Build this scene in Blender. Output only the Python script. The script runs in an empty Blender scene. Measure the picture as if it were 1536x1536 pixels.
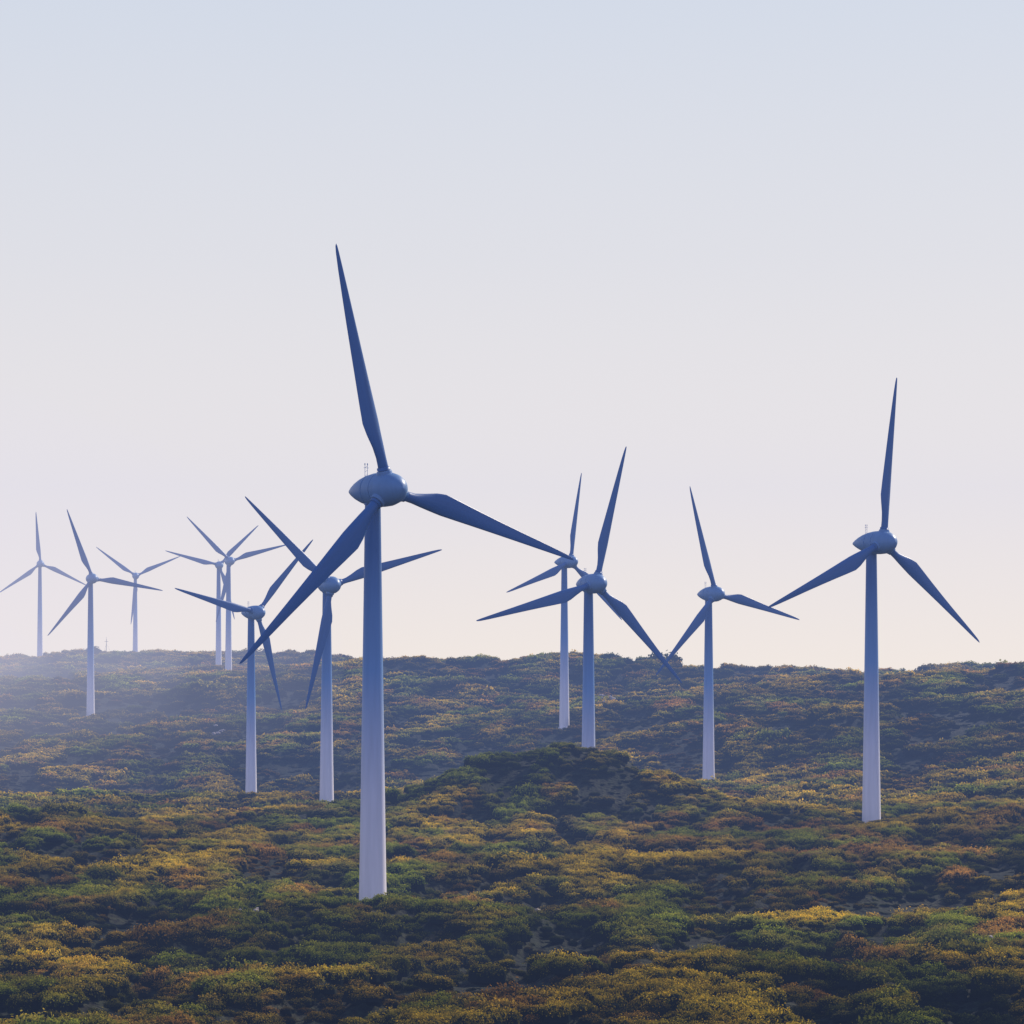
import bpy, math, numpy as np
from mathutils import Vector, Matrix
sc = bpy.context.scene
R = math.radians
sc.view_settings.view_transform = 'Standard'
sc.view_settings.look = 'None'
sc.view_settings.exposure = 0
rng = np.random.RandomState(7)

# ------------------------------------------------------------ helpers
def link(o):
    sc.collection.objects.link(o); return o
def mesh_obj(name, verts, faces, mat=None, smooth=False, do_link=True):
    me = bpy.data.meshes.new(name)
    me.from_pydata([tuple(v) for v in verts], [], [tuple(f) for f in faces])
    me.update()
    if mat: me.materials.append(mat)
    if smooth: me.polygons.foreach_set('use_smooth', [True]*len(me.polygons))
    o = bpy.data.objects.new(name, me)
    if do_link: link(o)
    return o
def newmat(name):
    m = bpy.data.materials.new(name); m.use_nodes = True
    nt = m.node_tree; nt.nodes.clear()
    return m, nt, nt.nodes.new('ShaderNodeOutputMaterial')

_tabs = {}
def vnoise(x, y, seed):
    if seed not in _tabs: _tabs[seed] = np.random.RandomState(seed).rand(256, 256)
    t = _tabs[seed]
    xi = np.floor(x).astype(int); yi = np.floor(y).astype(int)
    fx = x-xi; fy = y-yi
    fx = fx*fx*fx*(fx*(fx*6-15)+10); fy = fy*fy*fy*(fy*(fy*6-15)+10)
    a = t[xi & 255, yi & 255]; b = t[(xi+1) & 255, yi & 255]
    c = t[xi & 255, (yi+1) & 255]; d = t[(xi+1) & 255, (yi+1) & 255]
    return (a*(1-fx)+b*fx)*(1-fy)+(c*(1-fx)+d*fx)*fy
def fbm(x, y, seed, oct=4):
    s = 0; a = 1; n = 0
    for i in range(oct):
        s = s+a*vnoise(x*2**i+i*17.3, y*2**i+i*9.1, seed+i); n += a; a *= .5
    return s/n
def sstep(a, b, v):
    t = np.clip((v-a)/(b-a), 0, 1); return t*t*(3-2*t)
TUR = [  # x, y, hub z, yaw, blade angle
 (-19.7,483,25.9,38,-14.6),(75.5,717,27.4,37,6.5),(61.8,1073,24.9,35,-17),(18.8,839,22.0,30,14.5),
 (20.2,1318,43.0,41,9.5),(-51.2,943,24.3,26,-47),(-89.5,1171,20.8,40,43),(-200,1620,44.9,23,-21),
 (-317.7,2297,73.6,15,-5),(-269.8,2445,69.7,12,-54),(-182.5,2123,67.2,14,44.5),(-157.8,1900,62.4,22,-46)]
def pads(x, y):
    """1 on the levelled pads the towers stand on"""
    m = np.zeros_like(x)
    for t_ in TUR:
        m = np.maximum(m, np.exp(-((x-t_[0])/7)**2-((y-(t_[1]-9))/18)**2))
    return m
def clump(x, y):
    """wind-shaped shrub cushions: 0 in the gaps, 1 on the crowns"""
    xr = x*.96+y*.10; yr = y-x*.6
    k = sstep(700, 1150, y)
    near = fbm(xr/8, yr/15, 41, 3); far = fbm(xr/16, yr/34, 47, 3)
    sm = fbm(xr/3.2, yr/4.6, 51, 2)
    big = near*(1-k)+far*k
    c = np.clip(.5+(big-.5)*3.6+(sm-.5)*1.2, 0, 1)
    return c+(.2-c)*pads(x, y)

# ------------------------------------------------------------ terrain height
# x east, y distance inland, z relative to eye level (metres)
CP = [
 (-19.7,483,-33.1),(75.5,717,-31.3),(61.8,1073,-36.2),(18.8,839,-37.5),(20.2,1318,-21.0),(-51.2,943,-35.0),
 (-89.5,1171,-42.3),(-200,1620,-19.4),(-317.7,2297,8),(-269.8,2445,10),(-182.5,2123,3),(-157.8,1900,-1.5),
 (-352,2350,8.5),(-264,2300,12),(-154,2160,7.5),(-77,2000,3),(-45,1800,4),(0,1800,1.5),(38,1750,2.6),(110,1700,-0.5),
 (172,1600,-4),(186,1400,-1),(210,1400,1),(260,1400,5),(-460,2350,6),
 (136,1100,-20),(106,760,-29.5),(-31,1350,-25),(-170,1300,-37),(-91,700,-32.5),(-100,1000,-38),(82,950,-33),(-73,1010,-38.5),
 (0,400,-32.5),(-80,400,-32.5),(80,400,-32.5),(0,300,-32),(-70,300,-32.5),(70,300,-31.5),(0,600,-32.8),(-60,560,-32),(60,600,-31.5),
 (0,0,-1.8),(-60,0,-3),(60,0,-3),(0,-120,-4),(0,60,-13),(-60,70,-16),(60,70,-16),(0,150,-27),(-60,150,-28),(60,150,-28),(0,220,-31.5),
 (-170,400,-30),(170,400,-30),(-300,900,-36),(300,900,-20),(-450,1600,-15),(400,1700,5),(0,1000,-35),(0,1150,-33.5),
 (0,2300,-18),(-200,2800,-14),(200,2200,-18),(100,2700,-35),(-420,2800,-15),(330,1900,-12),(-250,2000,-4),(-100,1600,-16),(60,1520,-12),(-330,1900,-6)]
CP = np.array(CP, float)
C2 = 70.0**2
def _phi(dx, dy): return np.sqrt(dx*dx+dy*dy+C2)
n = len(CP)
A = np.zeros((n+3, n+3))
A[:n, :n] = _phi(CP[:, None, 0]-CP[None, :, 0], CP[:, None, 1]-CP[None, :, 1])
A[:n, n] = 1; A[:n, n+1] = CP[:, 0]; A[:n, n+2] = CP[:, 1]; A[n:, :n] = A[:n, n:].T
W = np.linalg.solve(A, np.concatenate([CP[:, 2], np.zeros(3)]))
def mound(x, y):
    return np.exp(-(((x-8)/25)**2)/2-(((y-762)/28)**2)/2)
def H(x, y):
    x = np.asarray(x, float); y = np.asarray(y, float); sh = x.shape
    x = x.ravel(); y = y.ravel()
    xc = np.clip(x, -700, 700); yc = np.clip(y, -200, 2900)
    z = W[n]+W[n+1]*xc+W[n+2]*yc
    for i in range(n): z = z+W[i]*_phi(xc-CP[i, 0], yc-CP[i, 1])
    out = np.maximum(np.maximum(np.abs(x)-700, y-2900), -200-y)
    w = sstep(0, 900, out)
    z = np.clip(z, -60, 30)*(1-w)-60*w
    # heath covered dune and smaller swells
    z += 15.8*mound(x, y)*(.88+.24*vnoise(x/11, y/25, 91))
    z += 1.2*np.exp(-(((x-46)/16)**2)/2-(((y-730)/28)**2)/2)
    z += 2.4*np.exp(-(((x+48)/20)**2)/2-(((y-735)/24)**2)/2)
    z += 6.5*np.exp(-(((x+100)/30)**2)/2-(((y-610)/35)**2)/2)
    z -= 1.8*np.exp(-(((x-8)/45)**2)/2-(((y-672)/24)**2)/2)
    pd = pads(x, y)
    amp = sstep(200, 320, y)*(1-w)
    xr = x*.94+y*.34; yr = -x*.34+y*.94
    z += amp*(1-pd)*((fbm(xr/70, yr/60, 5, 3)-.5)*6.5)
    z += amp*(clump(x, y)-.5)*(2.7+1.1*sstep(900, 1400, y))
    z += sstep(1200, 1700, y)*(1-w)*(1-pd)*(fbm(x/45, y/80, 33, 3)-.5)*6
    return z.reshape(sh)

def axis(segs):
    v = []
    for a, b, s in segs: v += list(np.arange(a, b, s))
    return np.array(v+[segs[-1][1]])
ys = axis([(-16000,-3200,1600),(-3200,-200,300),(-200,260,12),(260,900,2.2),(900,1500,4),(1500,2600,6),(2600,4200,80),(4200,20000,1580)])
xs = axis([(-16000,-1600,1600),(-1600,-500,55),(-500,-170,6),(-170,170,2.2),(170,500,6),(500,1600,55),(1600,16000,1600)])
X, Y = np.meshgrid(xs, ys)
Z = H(X, Y)
nx, ny = len(xs), len(ys)
V = np.stack([X.ravel(), Y.ravel(), Z.ravel()], 1)
ii = (np.arange(ny-1)[:, None]*nx+np.arange(nx-1)[None, :]).ravel()
F = np.stack([ii, ii+1, ii+1+nx, ii+nx], 1)

# ground material : peaty soil, litter and low ground-cover
gm, nt, out = newmat('heath_ground')
N = nt.nodes; L = nt.links
b = N.new('ShaderNodeBsdfPrincipled'); L.new(b.outputs[0], out.inputs[0])
geo = N.new('ShaderNodeNewGeometry')
n1 = N.new('ShaderNodeTexNoise'); n1.inputs['Scale'].default_value = .09; n1.inputs['Detail'].default_value = 9
n2 = N.new('ShaderNodeTexNoise'); n2.inputs['Scale'].default_value = 1.3; n2.inputs['Detail'].default_value = 8
for q in (n1, n2): L.new(geo.outputs['Position'], q.inputs['Vector'])
r1 = N.new('ShaderNodeValToRGB'); L.new(n1.outputs[0], r1.inputs[0])
r1.color_ramp.elements[0].position = .35; r1.color_ramp.elements[0].color = (.012, .018, .012, 1)
r1.color_ramp.elements[1].position = .68; r1.color_ramp.elements[1].color = (.034, .034, .024, 1)
r2 = N.new('ShaderNodeValToRGB'); L.new(n2.outputs[0], r2.inputs[0])
r2.color_ramp.elements[0].position = .4; r2.color_ramp.elements[0].color = (.35, .35, .4, 1)
r2.color_ramp.elements[1].position = .62; r2.color_ramp.elements[1].color = (1.3, 1.3, 1.1, 1)
mx = N.new('ShaderNodeMix'); mx.data_type = 'RGBA'; mx.blend_type = 'MULTIPLY'; mx.inputs[0].default_value = 1
L.new(r1.outputs[0], mx.inputs[6]); L.new(r2.outputs[0], mx.inputs[7]); L.new(mx.outputs[2], b.inputs['Base Color'])
b.inputs['Roughness'].default_value = .95; b.inputs['Specular IOR Level'].default_value = .1
bp = N.new('ShaderNodeBump'); bp.inputs['Distance'].default_value = .6; L.new(n2.outputs[0], bp.inputs['Height']); L.new(bp.outputs[0], b.inputs['Normal'])
me = bpy.data.meshes.new('ground')
me.vertices.add(len(V)); me.vertices.foreach_set('co', V.ravel())
me.loops.add(F.size); me.loops.foreach_set('vertex_index', F.ravel())
me.polygons.add(len(F)); me.polygons.foreach_set('loop_start', np.arange(len(F))*4)
me.polygons.foreach_set('use_smooth', np.ones(len(F), bool))
me.update(calc_edges=True); me.materials.append(gm)
ground = link(bpy.data.objects.new('ground', me))

# ------------------------------------------------------------ shrubs
lm, nt, out = newmat('shrub_foliage')
N = nt.nodes; L = nt.links
at = N.new('ShaderNodeAttribute'); at.attribute_type = 'INSTANCER'; at.attribute_name = 'tint'
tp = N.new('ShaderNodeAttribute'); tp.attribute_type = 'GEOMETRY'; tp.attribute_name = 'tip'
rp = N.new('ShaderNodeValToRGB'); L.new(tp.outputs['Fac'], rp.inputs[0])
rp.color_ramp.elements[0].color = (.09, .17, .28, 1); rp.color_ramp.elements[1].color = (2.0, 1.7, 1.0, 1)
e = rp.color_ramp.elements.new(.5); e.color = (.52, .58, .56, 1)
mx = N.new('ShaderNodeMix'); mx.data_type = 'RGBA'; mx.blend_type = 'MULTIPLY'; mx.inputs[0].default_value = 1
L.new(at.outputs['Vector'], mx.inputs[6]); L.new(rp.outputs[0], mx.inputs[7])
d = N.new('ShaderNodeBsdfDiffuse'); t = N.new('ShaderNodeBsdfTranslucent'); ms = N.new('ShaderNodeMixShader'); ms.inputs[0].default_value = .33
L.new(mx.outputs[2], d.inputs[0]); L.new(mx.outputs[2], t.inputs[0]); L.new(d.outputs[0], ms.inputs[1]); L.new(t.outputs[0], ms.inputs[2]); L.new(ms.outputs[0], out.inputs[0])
cm, nt, out = newmat('shrub_twigs')
d = nt.nodes.new('ShaderNodeBsdfDiffuse'); d.inputs[0].default_value = (.010, .014, .013, 1); nt.links.new(d.outputs[0], out.inputs[0])

coll = bpy.data.collections.new('shrub_kinds')
NV = 10; NEARV = 6
for k in range(NV):
    r = np.random.RandomState(100+k)
    nl = r.randint(5, 9)
    lob = [(0, 0, 0, .62, .42)]
    for j in range(nl):
        a = r.rand()*6.283; q = .35+.4*r.rand()
        lob.append((math.cos(a)*q, math.sin(a)*q, -.05*r.rand(), .28+.25*r.rand(), .22+.3*r.rand()))
    vs, fs, tip, mi = [], [], [], []
    for (cx, cy, cz, rr, hh) in lob:          # dark twiggy interior
        base = len(vs); M = 7
        for i in range(M):
            a = i/M*6.283
            vs.append((cx+math.cos(a)*rr*.85, cy+math.sin(a)*rr*.85, -.3)); tip.append(0)
            vs.append((cx+math.cos(a)*rr*.7, cy+math.sin(a)*rr*.7, cz+hh*.45)); tip.append(0)
        vs.append((cx, cy, cz+hh*.78)); tip.append(0)
        for i in range(M):
            j = (i+1) % M
            fs.append((base+2*i, base+2*j, base+2*j+1, base+2*i+1)); mi.append(1)
            fs.append((base+2*i+1, base+2*j+1, base+2*M)); mi.append(1)
    near = k < NEARV
    tot = 1400 if near else 480
    wts = np.array([l[3]*l[4]+l[3]**2 for l in lob]); wts /= wts.sum()
    for _ in range(tot):
        cx, cy, cz, rr, hh = lob[r.choice(len(lob), p=wts)]
        u = r.rand(); a = r.rand()*6.283
        el = math.asin(u**.8); rad = .76+.3*r.rand()
        if r.rand() < .12: rad += .28*r.rand()
        nx_, ny_, nz_ = math.cos(a)*math.cos(el), math.sin(a)*math.cos(el), math.sin(el)
        p = np.array([cx+nx_*rr*rad, cy+ny_*rr*rad, cz+nz_*hh*rad])
        nrm = np.array([nx_, ny_, nz_])+r.randn(3)*.5; nrm /= np.linalg.norm(nrm)
        t1 = np.cross(nrm, r.randn(3)); t1 /= np.linalg.norm(t1); t2 = np.cross(nrm, t1)
        s = (.026+.034*r.rand())*(1 if near else 1.85)
        b0 = len(vs)
        vs += [tuple(p-t1*s), tuple(p+t2*s*.6), tuple(p+t1*s), tuple(p-t2*s*.6)]
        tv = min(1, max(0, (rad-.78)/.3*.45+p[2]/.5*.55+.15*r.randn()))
        tip += [tv]*4; fs.append((b0, b0+1, b0+2, b0+3)); mi.append(0)
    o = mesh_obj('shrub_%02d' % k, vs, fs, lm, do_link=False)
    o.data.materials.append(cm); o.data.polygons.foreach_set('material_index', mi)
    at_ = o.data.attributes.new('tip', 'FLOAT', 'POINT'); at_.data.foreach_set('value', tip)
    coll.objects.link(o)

pal = np.array([(.35, .265, .028), (.27, .150, .048), (.155, .190, .026), (.034, .052, .024), (.15, .115, .085)])
P, S, T, RT, KD = [], [], [], [], []
for (y0, y1, sp) in [(225, 800, 1.75), (800, 1500, 2.9), (1500, 2550, 4.6)]:
    gy = np.arange(y0, y1, sp); wmax = .2*y1+45
    gx = np.arange(-wmax, wmax, sp)
    x, y = np.meshgrid(gx, gy); x = x.ravel(); y = y.ravel()
    x = x+(rng.rand(len(x))-.5)*sp*1.1; y = y+(rng.rand(len(y))-.5)*sp*1.1
    keep = (np.abs(x) < .2*y+45)
    for t_ in TUR: keep &= ((x-t_[0])**2+(y-t_[1])**2 > (2.4+sp*.4)**2)
    x = x[keep]; y = y[keep]
    c = clump(x, y); pd = pads(x, y)
    keep = (c > .12) | (rng.rand(len(x)) < .5)
    x = x[keep]; y = y[keep]; c = c[keep]; pd = pd[keep]; m = len(x)
    z = H(x, y); md_ = mound(x, y)
    bigb = (rng.rand(m) < .012) & (pd < .1)
    s = sp*(.48+.50*c)*(.65+.7*rng.rand(m))*(1+.8*bigb)
    sz = s*(.6+.7*rng.rand(m))*(.7+.45*c)*(2.0/sp)**.3*(1-.6*pd)
    P.append(np.stack([x, y, z-.15], 1)); S.append(np.stack([s*(1+.35*rng.rand(m)), s, sz], 1))
    RT.append(np.stack([rng.randn(m)*.08, rng.randn(m)*.08, rng.randn(m)*.7+.3+(rng.rand(m) > .5)*math.pi], 1))
    w = np.zeros((m, 5))
    a1 = fbm(x/17+7, (y-x*.6)/36, 61, 3); a2 = fbm(x/10, (y-x*.6)/22+3, 71, 3); a3 = fbm(x/90, y/120, 81, 2)
    fore = 1-sstep(330, 470, y)
    right = sstep(14, 32, x)*md_  # sunlit right flank of the dune, painted into the shrub tint
    w[:, 0] = np.exp((a1-.53)*16+(c-.5)*3.0+(a3-.5)*5-md_*2+right*2.0-fore*.7); w[:, 1] = np.exp((a2-.54)*15+(c-.5)*1.5-md_*3-.2)
    w[:, 2] = np.exp((.5-a1)*10+.2+(c-.5)*1.5+md_*2.2+right*2)
    w[:, 3] = np.exp((.49-a2)*16-(c-.5)*9+.5+2.0*bigb); w[:, 4] = np.exp(rng.randn(m)*.8-.4+(a3-.5)*-4-md_+.5*sstep(800, 1500, y))
    w *= np.exp(rng.randn(m, 5)*.6); w /= w.sum(1)[:, None]
    patch = .72+.56*sstep(.3, .7, fbm(x/33+3, (y-x*.5)/70, 131, 3))
    T.append((w@pal)*((.30+.92*c)*(.65+.7*rng.rand(m))*patch*(1-.4*md_*(1-sstep(8, 30, x)))*(1-.2*fore))[:, None])  # left side of the dune darkened in the tint as painted shade
    KD.append(rng.randint(0, NEARV, m) if sp < 2.5 else rng.randint(NEARV, NV, m))
# a few tall shrubs standing above the heath
for (bx_, by_, bs_) in ((39,332,4.2),(44,338,4.6),(34.5,336,3.4),(49,342,3.6),(-41,392,3.2),(-36,395,2.8),(28,452,3.0),(-52,331,2.8)):
    bz_ = float(H(np.array([bx_]), np.array([by_]))[0])
    P.append(np.array([[bx_, by_, bz_-.2]])); S.append(np.array([[bs_, bs_*.9, bs_*.85]])); RT.append(np.array([[0, 0, bx_*1.0]]))
    T.append(np.array([[.060, .075, .024]])); KD.append(np.array([int(abs(bx_)) % NEARV]))
P = np.concatenate(P); S = np.concatenate(S); T = np.concatenate(T); RT = np.concatenate(RT); KD = np.concatenate(KD).astype(np.int32)
me = bpy.data.meshes.new('heath_shrubs'); me.vertices.add(len(P)); me.vertices.foreach_set('co', P.ravel())
for nm, arr in (('scl', S), ('rot', RT), ('tint', T)):
    a = me.attributes.new(nm, 'FLOAT_VECTOR', 'POINT'); a.data.foreach_set('vector', np.ascontiguousarray(arr).ravel())
a = me.attributes.new('kind', 'INT', 'POINT'); a.data.foreach_set('value', KD)
me.update()
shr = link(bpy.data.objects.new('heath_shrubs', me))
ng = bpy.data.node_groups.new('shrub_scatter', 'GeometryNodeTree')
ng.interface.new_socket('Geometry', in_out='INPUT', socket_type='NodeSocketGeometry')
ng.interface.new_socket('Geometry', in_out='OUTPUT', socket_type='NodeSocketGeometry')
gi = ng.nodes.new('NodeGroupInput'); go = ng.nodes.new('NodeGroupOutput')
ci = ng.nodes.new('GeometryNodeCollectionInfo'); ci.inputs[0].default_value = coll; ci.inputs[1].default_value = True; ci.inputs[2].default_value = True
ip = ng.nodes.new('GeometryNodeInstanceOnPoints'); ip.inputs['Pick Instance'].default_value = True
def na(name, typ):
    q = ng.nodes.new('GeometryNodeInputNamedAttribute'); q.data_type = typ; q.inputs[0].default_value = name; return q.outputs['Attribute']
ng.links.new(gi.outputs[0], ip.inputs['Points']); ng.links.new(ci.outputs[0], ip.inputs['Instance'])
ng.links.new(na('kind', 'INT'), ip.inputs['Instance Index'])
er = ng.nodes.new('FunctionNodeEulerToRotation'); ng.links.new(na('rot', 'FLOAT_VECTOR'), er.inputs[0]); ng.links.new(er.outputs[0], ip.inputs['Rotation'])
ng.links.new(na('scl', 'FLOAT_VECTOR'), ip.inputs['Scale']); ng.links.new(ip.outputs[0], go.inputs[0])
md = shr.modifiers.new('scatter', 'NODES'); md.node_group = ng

# ------------------------------------------------------------ rocks
rm, nt, out = newmat('limestone')
b = nt.nodes.new('ShaderNodeBsdfPrincipled'); nt.links.new(b.outputs[0], out.inputs[0]); b.inputs['Roughness'].default_value = .9
q = nt.nodes.new('ShaderNodeTexNoise'); q.inputs['Scale'].default_value = 2.5; q.inputs['Detail'].default_value = 8
g = nt.nodes.new('ShaderNodeNewGeometry'); nt.links.new(g.outputs['Position'], q.inputs['Vector'])
rr = nt.nodes.new('ShaderNodeValToRGB'); rr.color_ramp.elements[0].position = .35; rr.color_ramp.elements[0].color = (.2, .17, .16, 1); rr.color_ramp.elements[1].position = .65; rr.color_ramp.elements[1].color = (.45, .38, .38, 1)
nt.links.new(q.outputs[0], rr.inputs[0]); nt.links.new(rr.outputs[0], b.inputs['Base Color'])
import bmesh
bm = bmesh.new()
spots = [(52,392,8),(55,396,7),(53,326,9),(3,452,5),(-33,425,4),(41,1440,9),(45,1450,8),(-124,1450,7)]
for (cx, cy, k) in spots:
    for _ in range(k):
        px = cx+rng.randn()*1.3; py = cy+rng.randn()*2.5
        if cy > 1000: px = cx+rng.randn()*2.2; py = cy+rng.randn()*9
        pz = float(H(np.array([px]), np.array([py]))[0])+(1.0 if cy < 1000 else 2.0)
        s = (.14+.24*rng.rand())*(1 if cy < 1000 else 3)
        ret = bmesh.ops.create_icosphere(bm, subdivisions=2, radius=s)
        sq = .45+.3*rng.rand(); ang = rng.rand()*3
        for v in ret['verts']:
            f = 1+.22*math.sin(v.co.x*7/s+px)*math.cos(v.co.y*6/s+py)+.1*rng.randn()
            c_, s_ = math.cos(ang), math.sin(ang)
            x_, y_ = v.co.x*1.3*f, v.co.y*f
            v.co = Vector((px+x_*c_-y_*s_, py+x_*s_+y_*c_, pz+v.co.z*sq*f))
me = bpy.data.meshes.new('rocks'); bm.to_mesh(me); me.materials.append(rm); link(bpy.data.objects.new('rocks', me))

# ------------------------------------------------------------ turbines
def paint(name, lo, stops=None, z0=0, z1=55, streak=.88):
    m, nt, out = newmat(name); N = nt.nodes; L = nt.links
    b = N.new('ShaderNodeBsdfPrincipled'); L.new(b.outputs[0], out.inputs[0])
    b.inputs['Roughness'].default_value = .42; b.inputs['Specular IOR Level'].default_value = .22
    tc = N.new('ShaderNodeTexCoord')
    nz = N.new('ShaderNodeTexNoise'); nz.inputs['Scale'].default_value = .8; nz.inputs['Detail'].default_value = 6
    mp = N.new('ShaderNodeMapping'); mp.inputs['Scale'].default_value = (1.5, 1.5, .12); L.new(tc.outputs['Object'], mp.inputs[0]); L.new(mp.outputs[0], nz.inputs['Vector'])
    rg = N.new('ShaderNodeValToRGB'); L.new(nz.outputs[0], rg.inputs[0]); rg.color_ramp.elements[0].position = .3; rg.color_ramp.elements[1].position = .65
    rg.color_ramp.elements[0].color = (streak, streak, streak, 1); rg.color_ramp.elements[1].color = (1, 1, 1, 1)
    mx = N.new('ShaderNodeMix'); mx.data_type = 'RGBA'; mx.blend_type = 'MULTIPLY'; mx.inputs[0].default_value = 1
    L.new(rg.outputs[0], mx.inputs[7])
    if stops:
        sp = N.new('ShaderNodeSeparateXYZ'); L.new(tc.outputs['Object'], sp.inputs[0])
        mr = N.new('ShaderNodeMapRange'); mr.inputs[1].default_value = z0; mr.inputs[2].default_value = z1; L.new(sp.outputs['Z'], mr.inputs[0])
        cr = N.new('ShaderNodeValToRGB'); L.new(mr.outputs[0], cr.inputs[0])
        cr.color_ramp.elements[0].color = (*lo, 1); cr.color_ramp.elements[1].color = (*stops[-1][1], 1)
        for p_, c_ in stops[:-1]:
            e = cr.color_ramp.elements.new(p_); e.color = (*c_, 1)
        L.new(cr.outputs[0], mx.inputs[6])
    else: mx.inputs[6].default_value = (*lo, 1)
    L.new(mx.outputs[2], b.inputs['Base Color'])
    return m
m_tower = paint('tower_painted_shade', (.90, .84, .88), [(.28, (.68, .68, .82)), (.65, (.15, .30, .62)), (1, (.035, .125, .37))], 2, 52)  # shade above and bounced light at the foot painted into the colour
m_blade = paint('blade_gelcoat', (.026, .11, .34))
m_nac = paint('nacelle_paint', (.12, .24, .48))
m_dark = paint('steel_dark', (.08, .1, .13))

def lathe(prof, seg, axis_y=False):
    vs, fs = [], []
    for (s, r) in prof:
        for i in range(seg):
            a = i/seg*2*math.pi
            vs.append((math.cos(a)*r, -s, math.sin(a)*r) if axis_y else (math.cos(a)*r, math.sin(a)*r, s))
    for k in range(len(prof)-1):
        for i in range(seg):
            j = (i+1) % seg
            fs.append((k*seg+i, k*seg+j, (k+1)*seg+j, (k+1)*seg+i))
    fs.append(tuple(range(seg))); fs.append(tuple(range((len(prof)-1)*seg, len(prof)*seg)))
    return vs, fs
# nacelle (egg): s = metres ahead of rotor plane
def egg_r(s):
    return .86*np.interp(s, [-9.4,-9.1,-8.2,-7.0,-5.6,-4.2,-2.6,-1.0,.4,1.6,2.5,3.1,3.5,3.65],[.05,.35,.92,1.55,2.12,2.52,2.78,2.86,2.78,2.45,1.95,1.35,.7,.05])
sp_prof = [(3.65-.001, .05)]+[(s, float(egg_r(s))) for s in (3.5,3.3,3.1,2.8,2.5,2.05,1.6,1,.4,-.2,-.8,-1.3)]+[(-1.36, 2.3)]
na_prof = [(-1.40, 2.28),(-1.46, 2.44)]+[(s, float(egg_r(s))) for s in (-2.2,-2.6,-3.4)]+[(-3.45,2.15),(-3.65,2.13),(-3.72,2.23)]+[(s, float(egg_r(s))) for s in (-4.2,-4.9,-5.6,-6.3,-7.0,-7.6,-8.2,-8.7,-9.1,-9.4)]
def make_spinner():
    v, f = lathe(sp_prof, 40, True)
    for k in range(3):       # bosses the blades are bolted to
        a = k*2*math.pi/3; cv, cf = lathe([(1.2,1.15),(2.42,1.12),(2.65,1.04),(2.66,.8)], 24)
        b0 = len(v)
        for (x_, y_, z_) in cv: v.append((x_*math.cos(a)+z_*math.sin(a), y_, -x_*math.sin(a)+z_*math.cos(a)))
        f += [tuple(b0+i for i in q) for q in cf]
    return mesh_obj('spinner', v, f, m_nac, True, False).data
me_sp = make_spinner()
me_na = mesh_obj('nacelle', *lathe(na_prof, 40, True), m_nac, True, False).data
for q in (me_sp, me_na):
    try: q.set_sharp_from_angle(angle=R(50))
    except Exception: pass
# blade
st = [(2.0,1.55,1.,0),(3.6,1.45,1.,0),(4.6,1.5,.95,.15),(6.2,2.05,.66,.55),(8.2,2.8,.42,.9),(9.8,3.15,.32,1),(12.5,2.85,.27,1),(16,2.42,.23,1),(20,1.98,.21,1),(24,1.58,.19,1),(28,1.2,.18,1),(31.5,.85,.17,1),(33.8,.55,.16,1),(34.7,.33,.16,1),(35,.08,.2,1)]
vs, fs = [], []; SEG = 20
for (r_, c, th, af) in st:
    tw = R(16*(1-min(1, (r_-2)/22)))
    for i in range(SEG):
        a = i/SEG*2*math.pi
        u = math.cos(a); v = math.sin(a)
        cxx = u*.5; cyy = v*.5*th
        ax = (u*.5)-.22; k = max(0., (u+1)/2); ay = v*.5*th*(k**.55)*1.15
        x_ = (cxx*(1-af)+ax*af)*c; y_ = (cyy*(1-af)+ay*af)*c
        vs.append((x_*math.cos(tw)-y_*math.sin(tw), x_*math.sin(tw)+y_*math.cos(tw), r_))
for k in range(len(st)-1):
    for i in range(SEG):
        j = (i+1) % SEG; fs.append((k*SEG+i, k*SEG+j, (k+1)*SEG+j, (k+1)*SEG+i))
fs.append(tuple(range(SEG))[::-1]); fs.append(tuple(range((len(st)-1)*SEG, len(st)*SEG)))
b0 = len(vs); cv, cf = lathe([(2.75,.92),(3.1,.92),(3.15,.88),(3.15,.7)], 20)
vs += cv; fs += [tuple(b0+i for i in f) for f in cf]
me_bl = mesh_obj('blade', vs, fs, m_blade, True, False).data
# nacelle-top wind sensor mast
bm = bmesh.new()
def rod(p, q, r):
    p = Vector(p); q = Vector(q); d_ = q-p
    M = Matrix.Translation((p+q)/2) @ d_.to_track_quat('Z', 'Y').to_matrix().to_4x4()
    bmesh.ops.create_cone(bm, cap_ends=True, segments=6, radius1=r, radius2=r, depth=d_.length, matrix=M)
zt = 1.75
for dx in (-.22, .22):
    rod((dx, 5.2, zt-.4), (dx, 5.2, zt+1.9), .03)
    rod((dx, 5.2, zt+1.9), (dx, 5.2, zt+2.15), .07)
for i in range(3): rod((-.22, 5.2, zt+.3+i*.6), (.22, 5.2, zt+.6+i*.6), .02)
rod((-.45, 5.2, zt+1.5), (.45, 5.2, zt+1.5), .025)
me_an = bpy.data.meshes.new('wind_sensor'); bm.to_mesh(me_an); me_an.materials.append(m_nac); bm.free()

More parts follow.
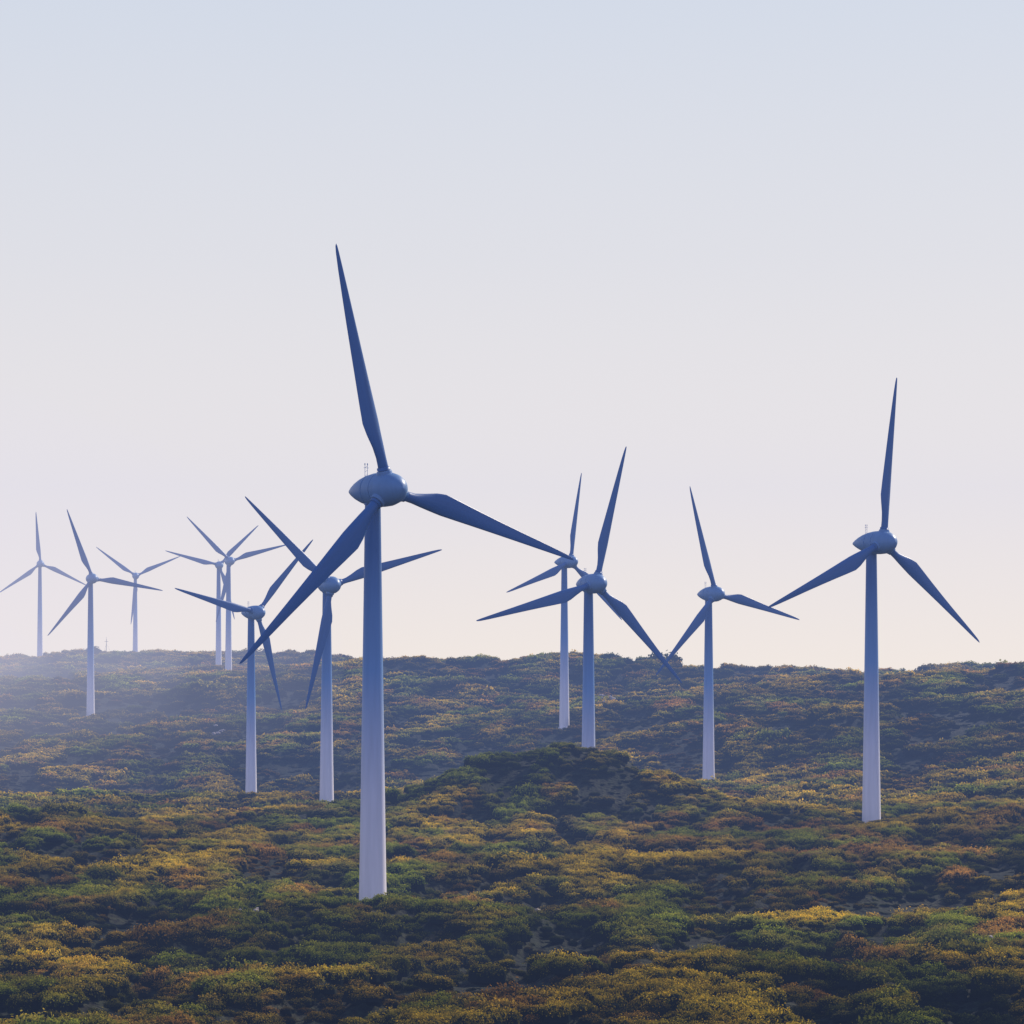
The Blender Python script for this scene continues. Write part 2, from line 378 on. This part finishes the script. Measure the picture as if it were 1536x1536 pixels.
for (tx, ty, hz, yaw, phi) in TUR:
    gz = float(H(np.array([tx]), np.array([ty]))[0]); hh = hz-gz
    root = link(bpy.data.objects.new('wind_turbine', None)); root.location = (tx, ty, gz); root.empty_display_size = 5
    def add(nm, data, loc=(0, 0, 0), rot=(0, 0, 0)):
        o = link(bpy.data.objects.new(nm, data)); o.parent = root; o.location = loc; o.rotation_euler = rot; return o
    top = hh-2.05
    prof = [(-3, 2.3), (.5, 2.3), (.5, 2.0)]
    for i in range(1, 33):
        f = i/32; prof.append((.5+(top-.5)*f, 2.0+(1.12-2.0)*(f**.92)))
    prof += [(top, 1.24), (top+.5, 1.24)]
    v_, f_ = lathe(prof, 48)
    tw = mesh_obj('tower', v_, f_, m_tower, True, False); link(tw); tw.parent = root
    try: tw.data.set_sharp_from_angle(angle=R(40))
    except Exception: pass
    bm = bmesh.new()
    def bx(cx, cy, cz, sx, sy, sz):
        bmesh.ops.create_cube(bm, size=1, matrix=Matrix.Translation((cx, cy, cz)) @ Matrix.Diagonal((sx, sy, sz, 1)))
    bx(-1.98, 0, 2.4, .12, 1.1, 2.3); bx(-2.2, 0, 1.2, .8, 1.3, .1)
    for i in range(4): bx(-2.75-i*.28, 0, .98-i*.24, .27, 1.1, .06)
    dme = bpy.data.meshes.new('door'); bm.to_mesh(dme); dme.materials.append(m_dark); bm.free()
    add('door', dme, rot=(0, 0, R(-60)))
    ya = R(yaw); OV = 3.6
    off = Vector((math.sin(ya)*OV, -math.cos(ya)*OV, hh))
    add('nacelle', me_na, off, (0, 0, ya)); add('wind_sensor', me_an, off, (0, 0, ya))
    o = add('spinner', me_sp, off)
    o.matrix_local = Matrix.Translation(off) @ Matrix.Rotation(ya, 4, 'Z') @ Matrix.Rotation(R(phi), 4, 'Y')
    for k in range(3):
        o = add('blade_%d' % (k+1), me_bl, off)
        o.matrix_local = Matrix.Translation(off) @ Matrix.Rotation(ya, 4, 'Z') @ Matrix.Rotation(R(phi+120*k), 4, 'Y')

# far measuring mast on the ridge
bm = bmesh.new(); 
rod((0, 0, -3), (0, 0, 13), .16); rod((-1.2, 0, 11.5), (1.2, 0, 11.5), .1); rod((0, 0, 13), (0, 0, 14.5), .07)
for a in range(3): rod((math.cos(a*2.1)*6, math.sin(a*2.1)*6, -1), (0, 0, 10), .03)
me = bpy.data.meshes.new('measuring_mast'); bm.to_mesh(me); me.materials.append(m_dark)
o = link(bpy.data.objects.new('measuring_mast', me)); mxp, myp = -265, 2230
o.location = (mxp, myp, float(H(np.array([mxp]), np.array([myp]))[0]))

# ------------------------------------------------------------ haze
def volmat(name, dens, col):
    m, nt, out = newmat(name)
    ab = nt.nodes.new('ShaderNodeVolumeAbsorption'); ab.inputs['Color'].default_value = (0, 0, 0, 1); ab.inputs['Density'].default_value = dens
    em = nt.nodes.new('ShaderNodeEmission'); em.inputs[0].default_value = (*col, 1); em.inputs[1].default_value = dens
    ad = nt.nodes.new('ShaderNodeAddShader'); nt.links.new(ab.outputs[0], ad.inputs[0]); nt.links.new(em.outputs[0], ad.inputs[1]); nt.links.new(ad.outputs[0], out.inputs['Volume'])
    return m
bm = bmesh.new(); bmesh.ops.create_cube(bm, size=1)
me = bpy.data.meshes.new('haze'); bm.to_mesh(me); bm.free(); me.materials.append(volmat('air_haze', 1.3e-4, (.32, .46, .92)))
hz_ = link(bpy.data.objects.new('haze', me)); hz_.scale = (2600, 2900, 230); hz_.location = (0, 1150, 28)
mm = volmat('flare_glow', 1.7e-4, (.87, .81, .88))  # glowing volumes added to imitate lens flare over the left hills
for (sx, sy, sz, lx, ly, lz) in ((110, 600, 50, -335, 1500, -4), (200, 650, 95, -350, 1500, 0), (300, 700, 140, -375, 1500, 5)):
    bm = bmesh.new(); bmesh.ops.create_icosphere(bm, subdivisions=5, radius=1)
    me = bpy.data.meshes.new('flare_veil'); bm.to_mesh(me); bm.free(); me.materials.append(mm)
    ms_ = link(bpy.data.objects.new('flare_veil', me)); ms_.scale = (sx, sy, sz); ms_.location = (lx, ly, lz)

# ------------------------------------------------------------ sky + sun
AZ, EL = 43, 33
w = bpy.data.worlds.new('World'); sc.world = w; w.use_nodes = True
nt = w.node_tree; nt.nodes.clear(); N = nt.nodes; L = nt.links
out = N.new('ShaderNodeOutputWorld'); bg = N.new('ShaderNodeBackground'); L.new(bg.outputs[0], out.inputs[0])
tc = N.new('ShaderNodeTexCoord'); sp = N.new('ShaderNodeSeparateXYZ'); L.new(tc.outputs['Generated'], sp.inputs[0])
rf = N.new('ShaderNodeValToRGB'); L.new(sp.outputs['Z'], rf.inputs[0])
cr = rf.color_ramp
cr.elements[0].position = 0; cr.elements[0].color = (1.10, .94, .69, 1)
cr.elements[1].position = 1; cr.elements[1].color = (.08, .14, .32, 1)
for p, c in ((.05, (.95, .855, .735)), (.12, (.785, .765, .75)), (.2, (.655, .70, .77)), (.45, (.26, .34, .54))):
    e = cr.elements.new(p); e.color = (*c, 1)
rb = N.new('ShaderNodeValToRGB'); L.new(sp.outputs['Z'], rb.inputs[0])
rb.color_ramp.elements[0].color = (.96, .95, 1.22, 1); rb.color_ramp.elements[1].color = (.08, .14, .32, 1)
e = rb.color_ramp.elements.new(.5); e.color = (.32, .40, .68, 1)
mr = N.new('ShaderNodeMapRange'); mr.interpolation_type = 'SMOOTHSTEP'; mr.inputs[1].default_value = -.5; mr.inputs[2].default_value = .75; L.new(sp.outputs['Y'], mr.inputs[0])
mx = N.new('ShaderNodeMix'); mx.data_type = 'RGBA'; L.new(mr.outputs[0], mx.inputs[0]); L.new(rb.outputs[0], mx.inputs[6]); L.new(rf.outputs[0], mx.inputs[7])
sk = N.new('ShaderNodeTexSky'); sk.sky_type = 'NISHITA'; sk.sun_disc = False; sk.sun_elevation = R(EL); sk.sun_rotation = R(AZ); sk.dust_density = 3
skm = N.new('ShaderNodeMix'); skm.data_type = 'RGBA'; skm.blend_type = 'ADD'; skm.inputs[0].default_value = .004
L.new(mx.outputs[2], skm.inputs[6]); L.new(sk.outputs[0], skm.inputs[7]); L.new(skm.outputs[2], bg.inputs[0])
bg.inputs[1].default_value = 1.0
sd = bpy.data.lights.new('sun', 'SUN'); sd.energy = 5.0; sd.angle = R(.55); sd.color = (1, .88, .68)
so = link(bpy.data.objects.new('sun', sd))
Sv = Vector((math.sin(R(AZ))*math.cos(R(EL)), math.cos(R(AZ))*math.cos(R(EL)), math.sin(R(EL))))
so.rotation_euler = (-Sv).to_track_quat('-Z', 'Y').to_euler(); so.location = Sv*300

# ------------------------------------------------------------ camera
cd = bpy.data.cameras.new('camera'); cd.lens = 120; cd.sensor_width = 36; cd.shift_y = 242/1536; cd.clip_start = 1; cd.clip_end = 40000
co = link(bpy.data.objects.new('camera', cd)); co.location = (0, 0, 0); co.rotation_euler = (R(90), 0, 0)
sc.camera = co
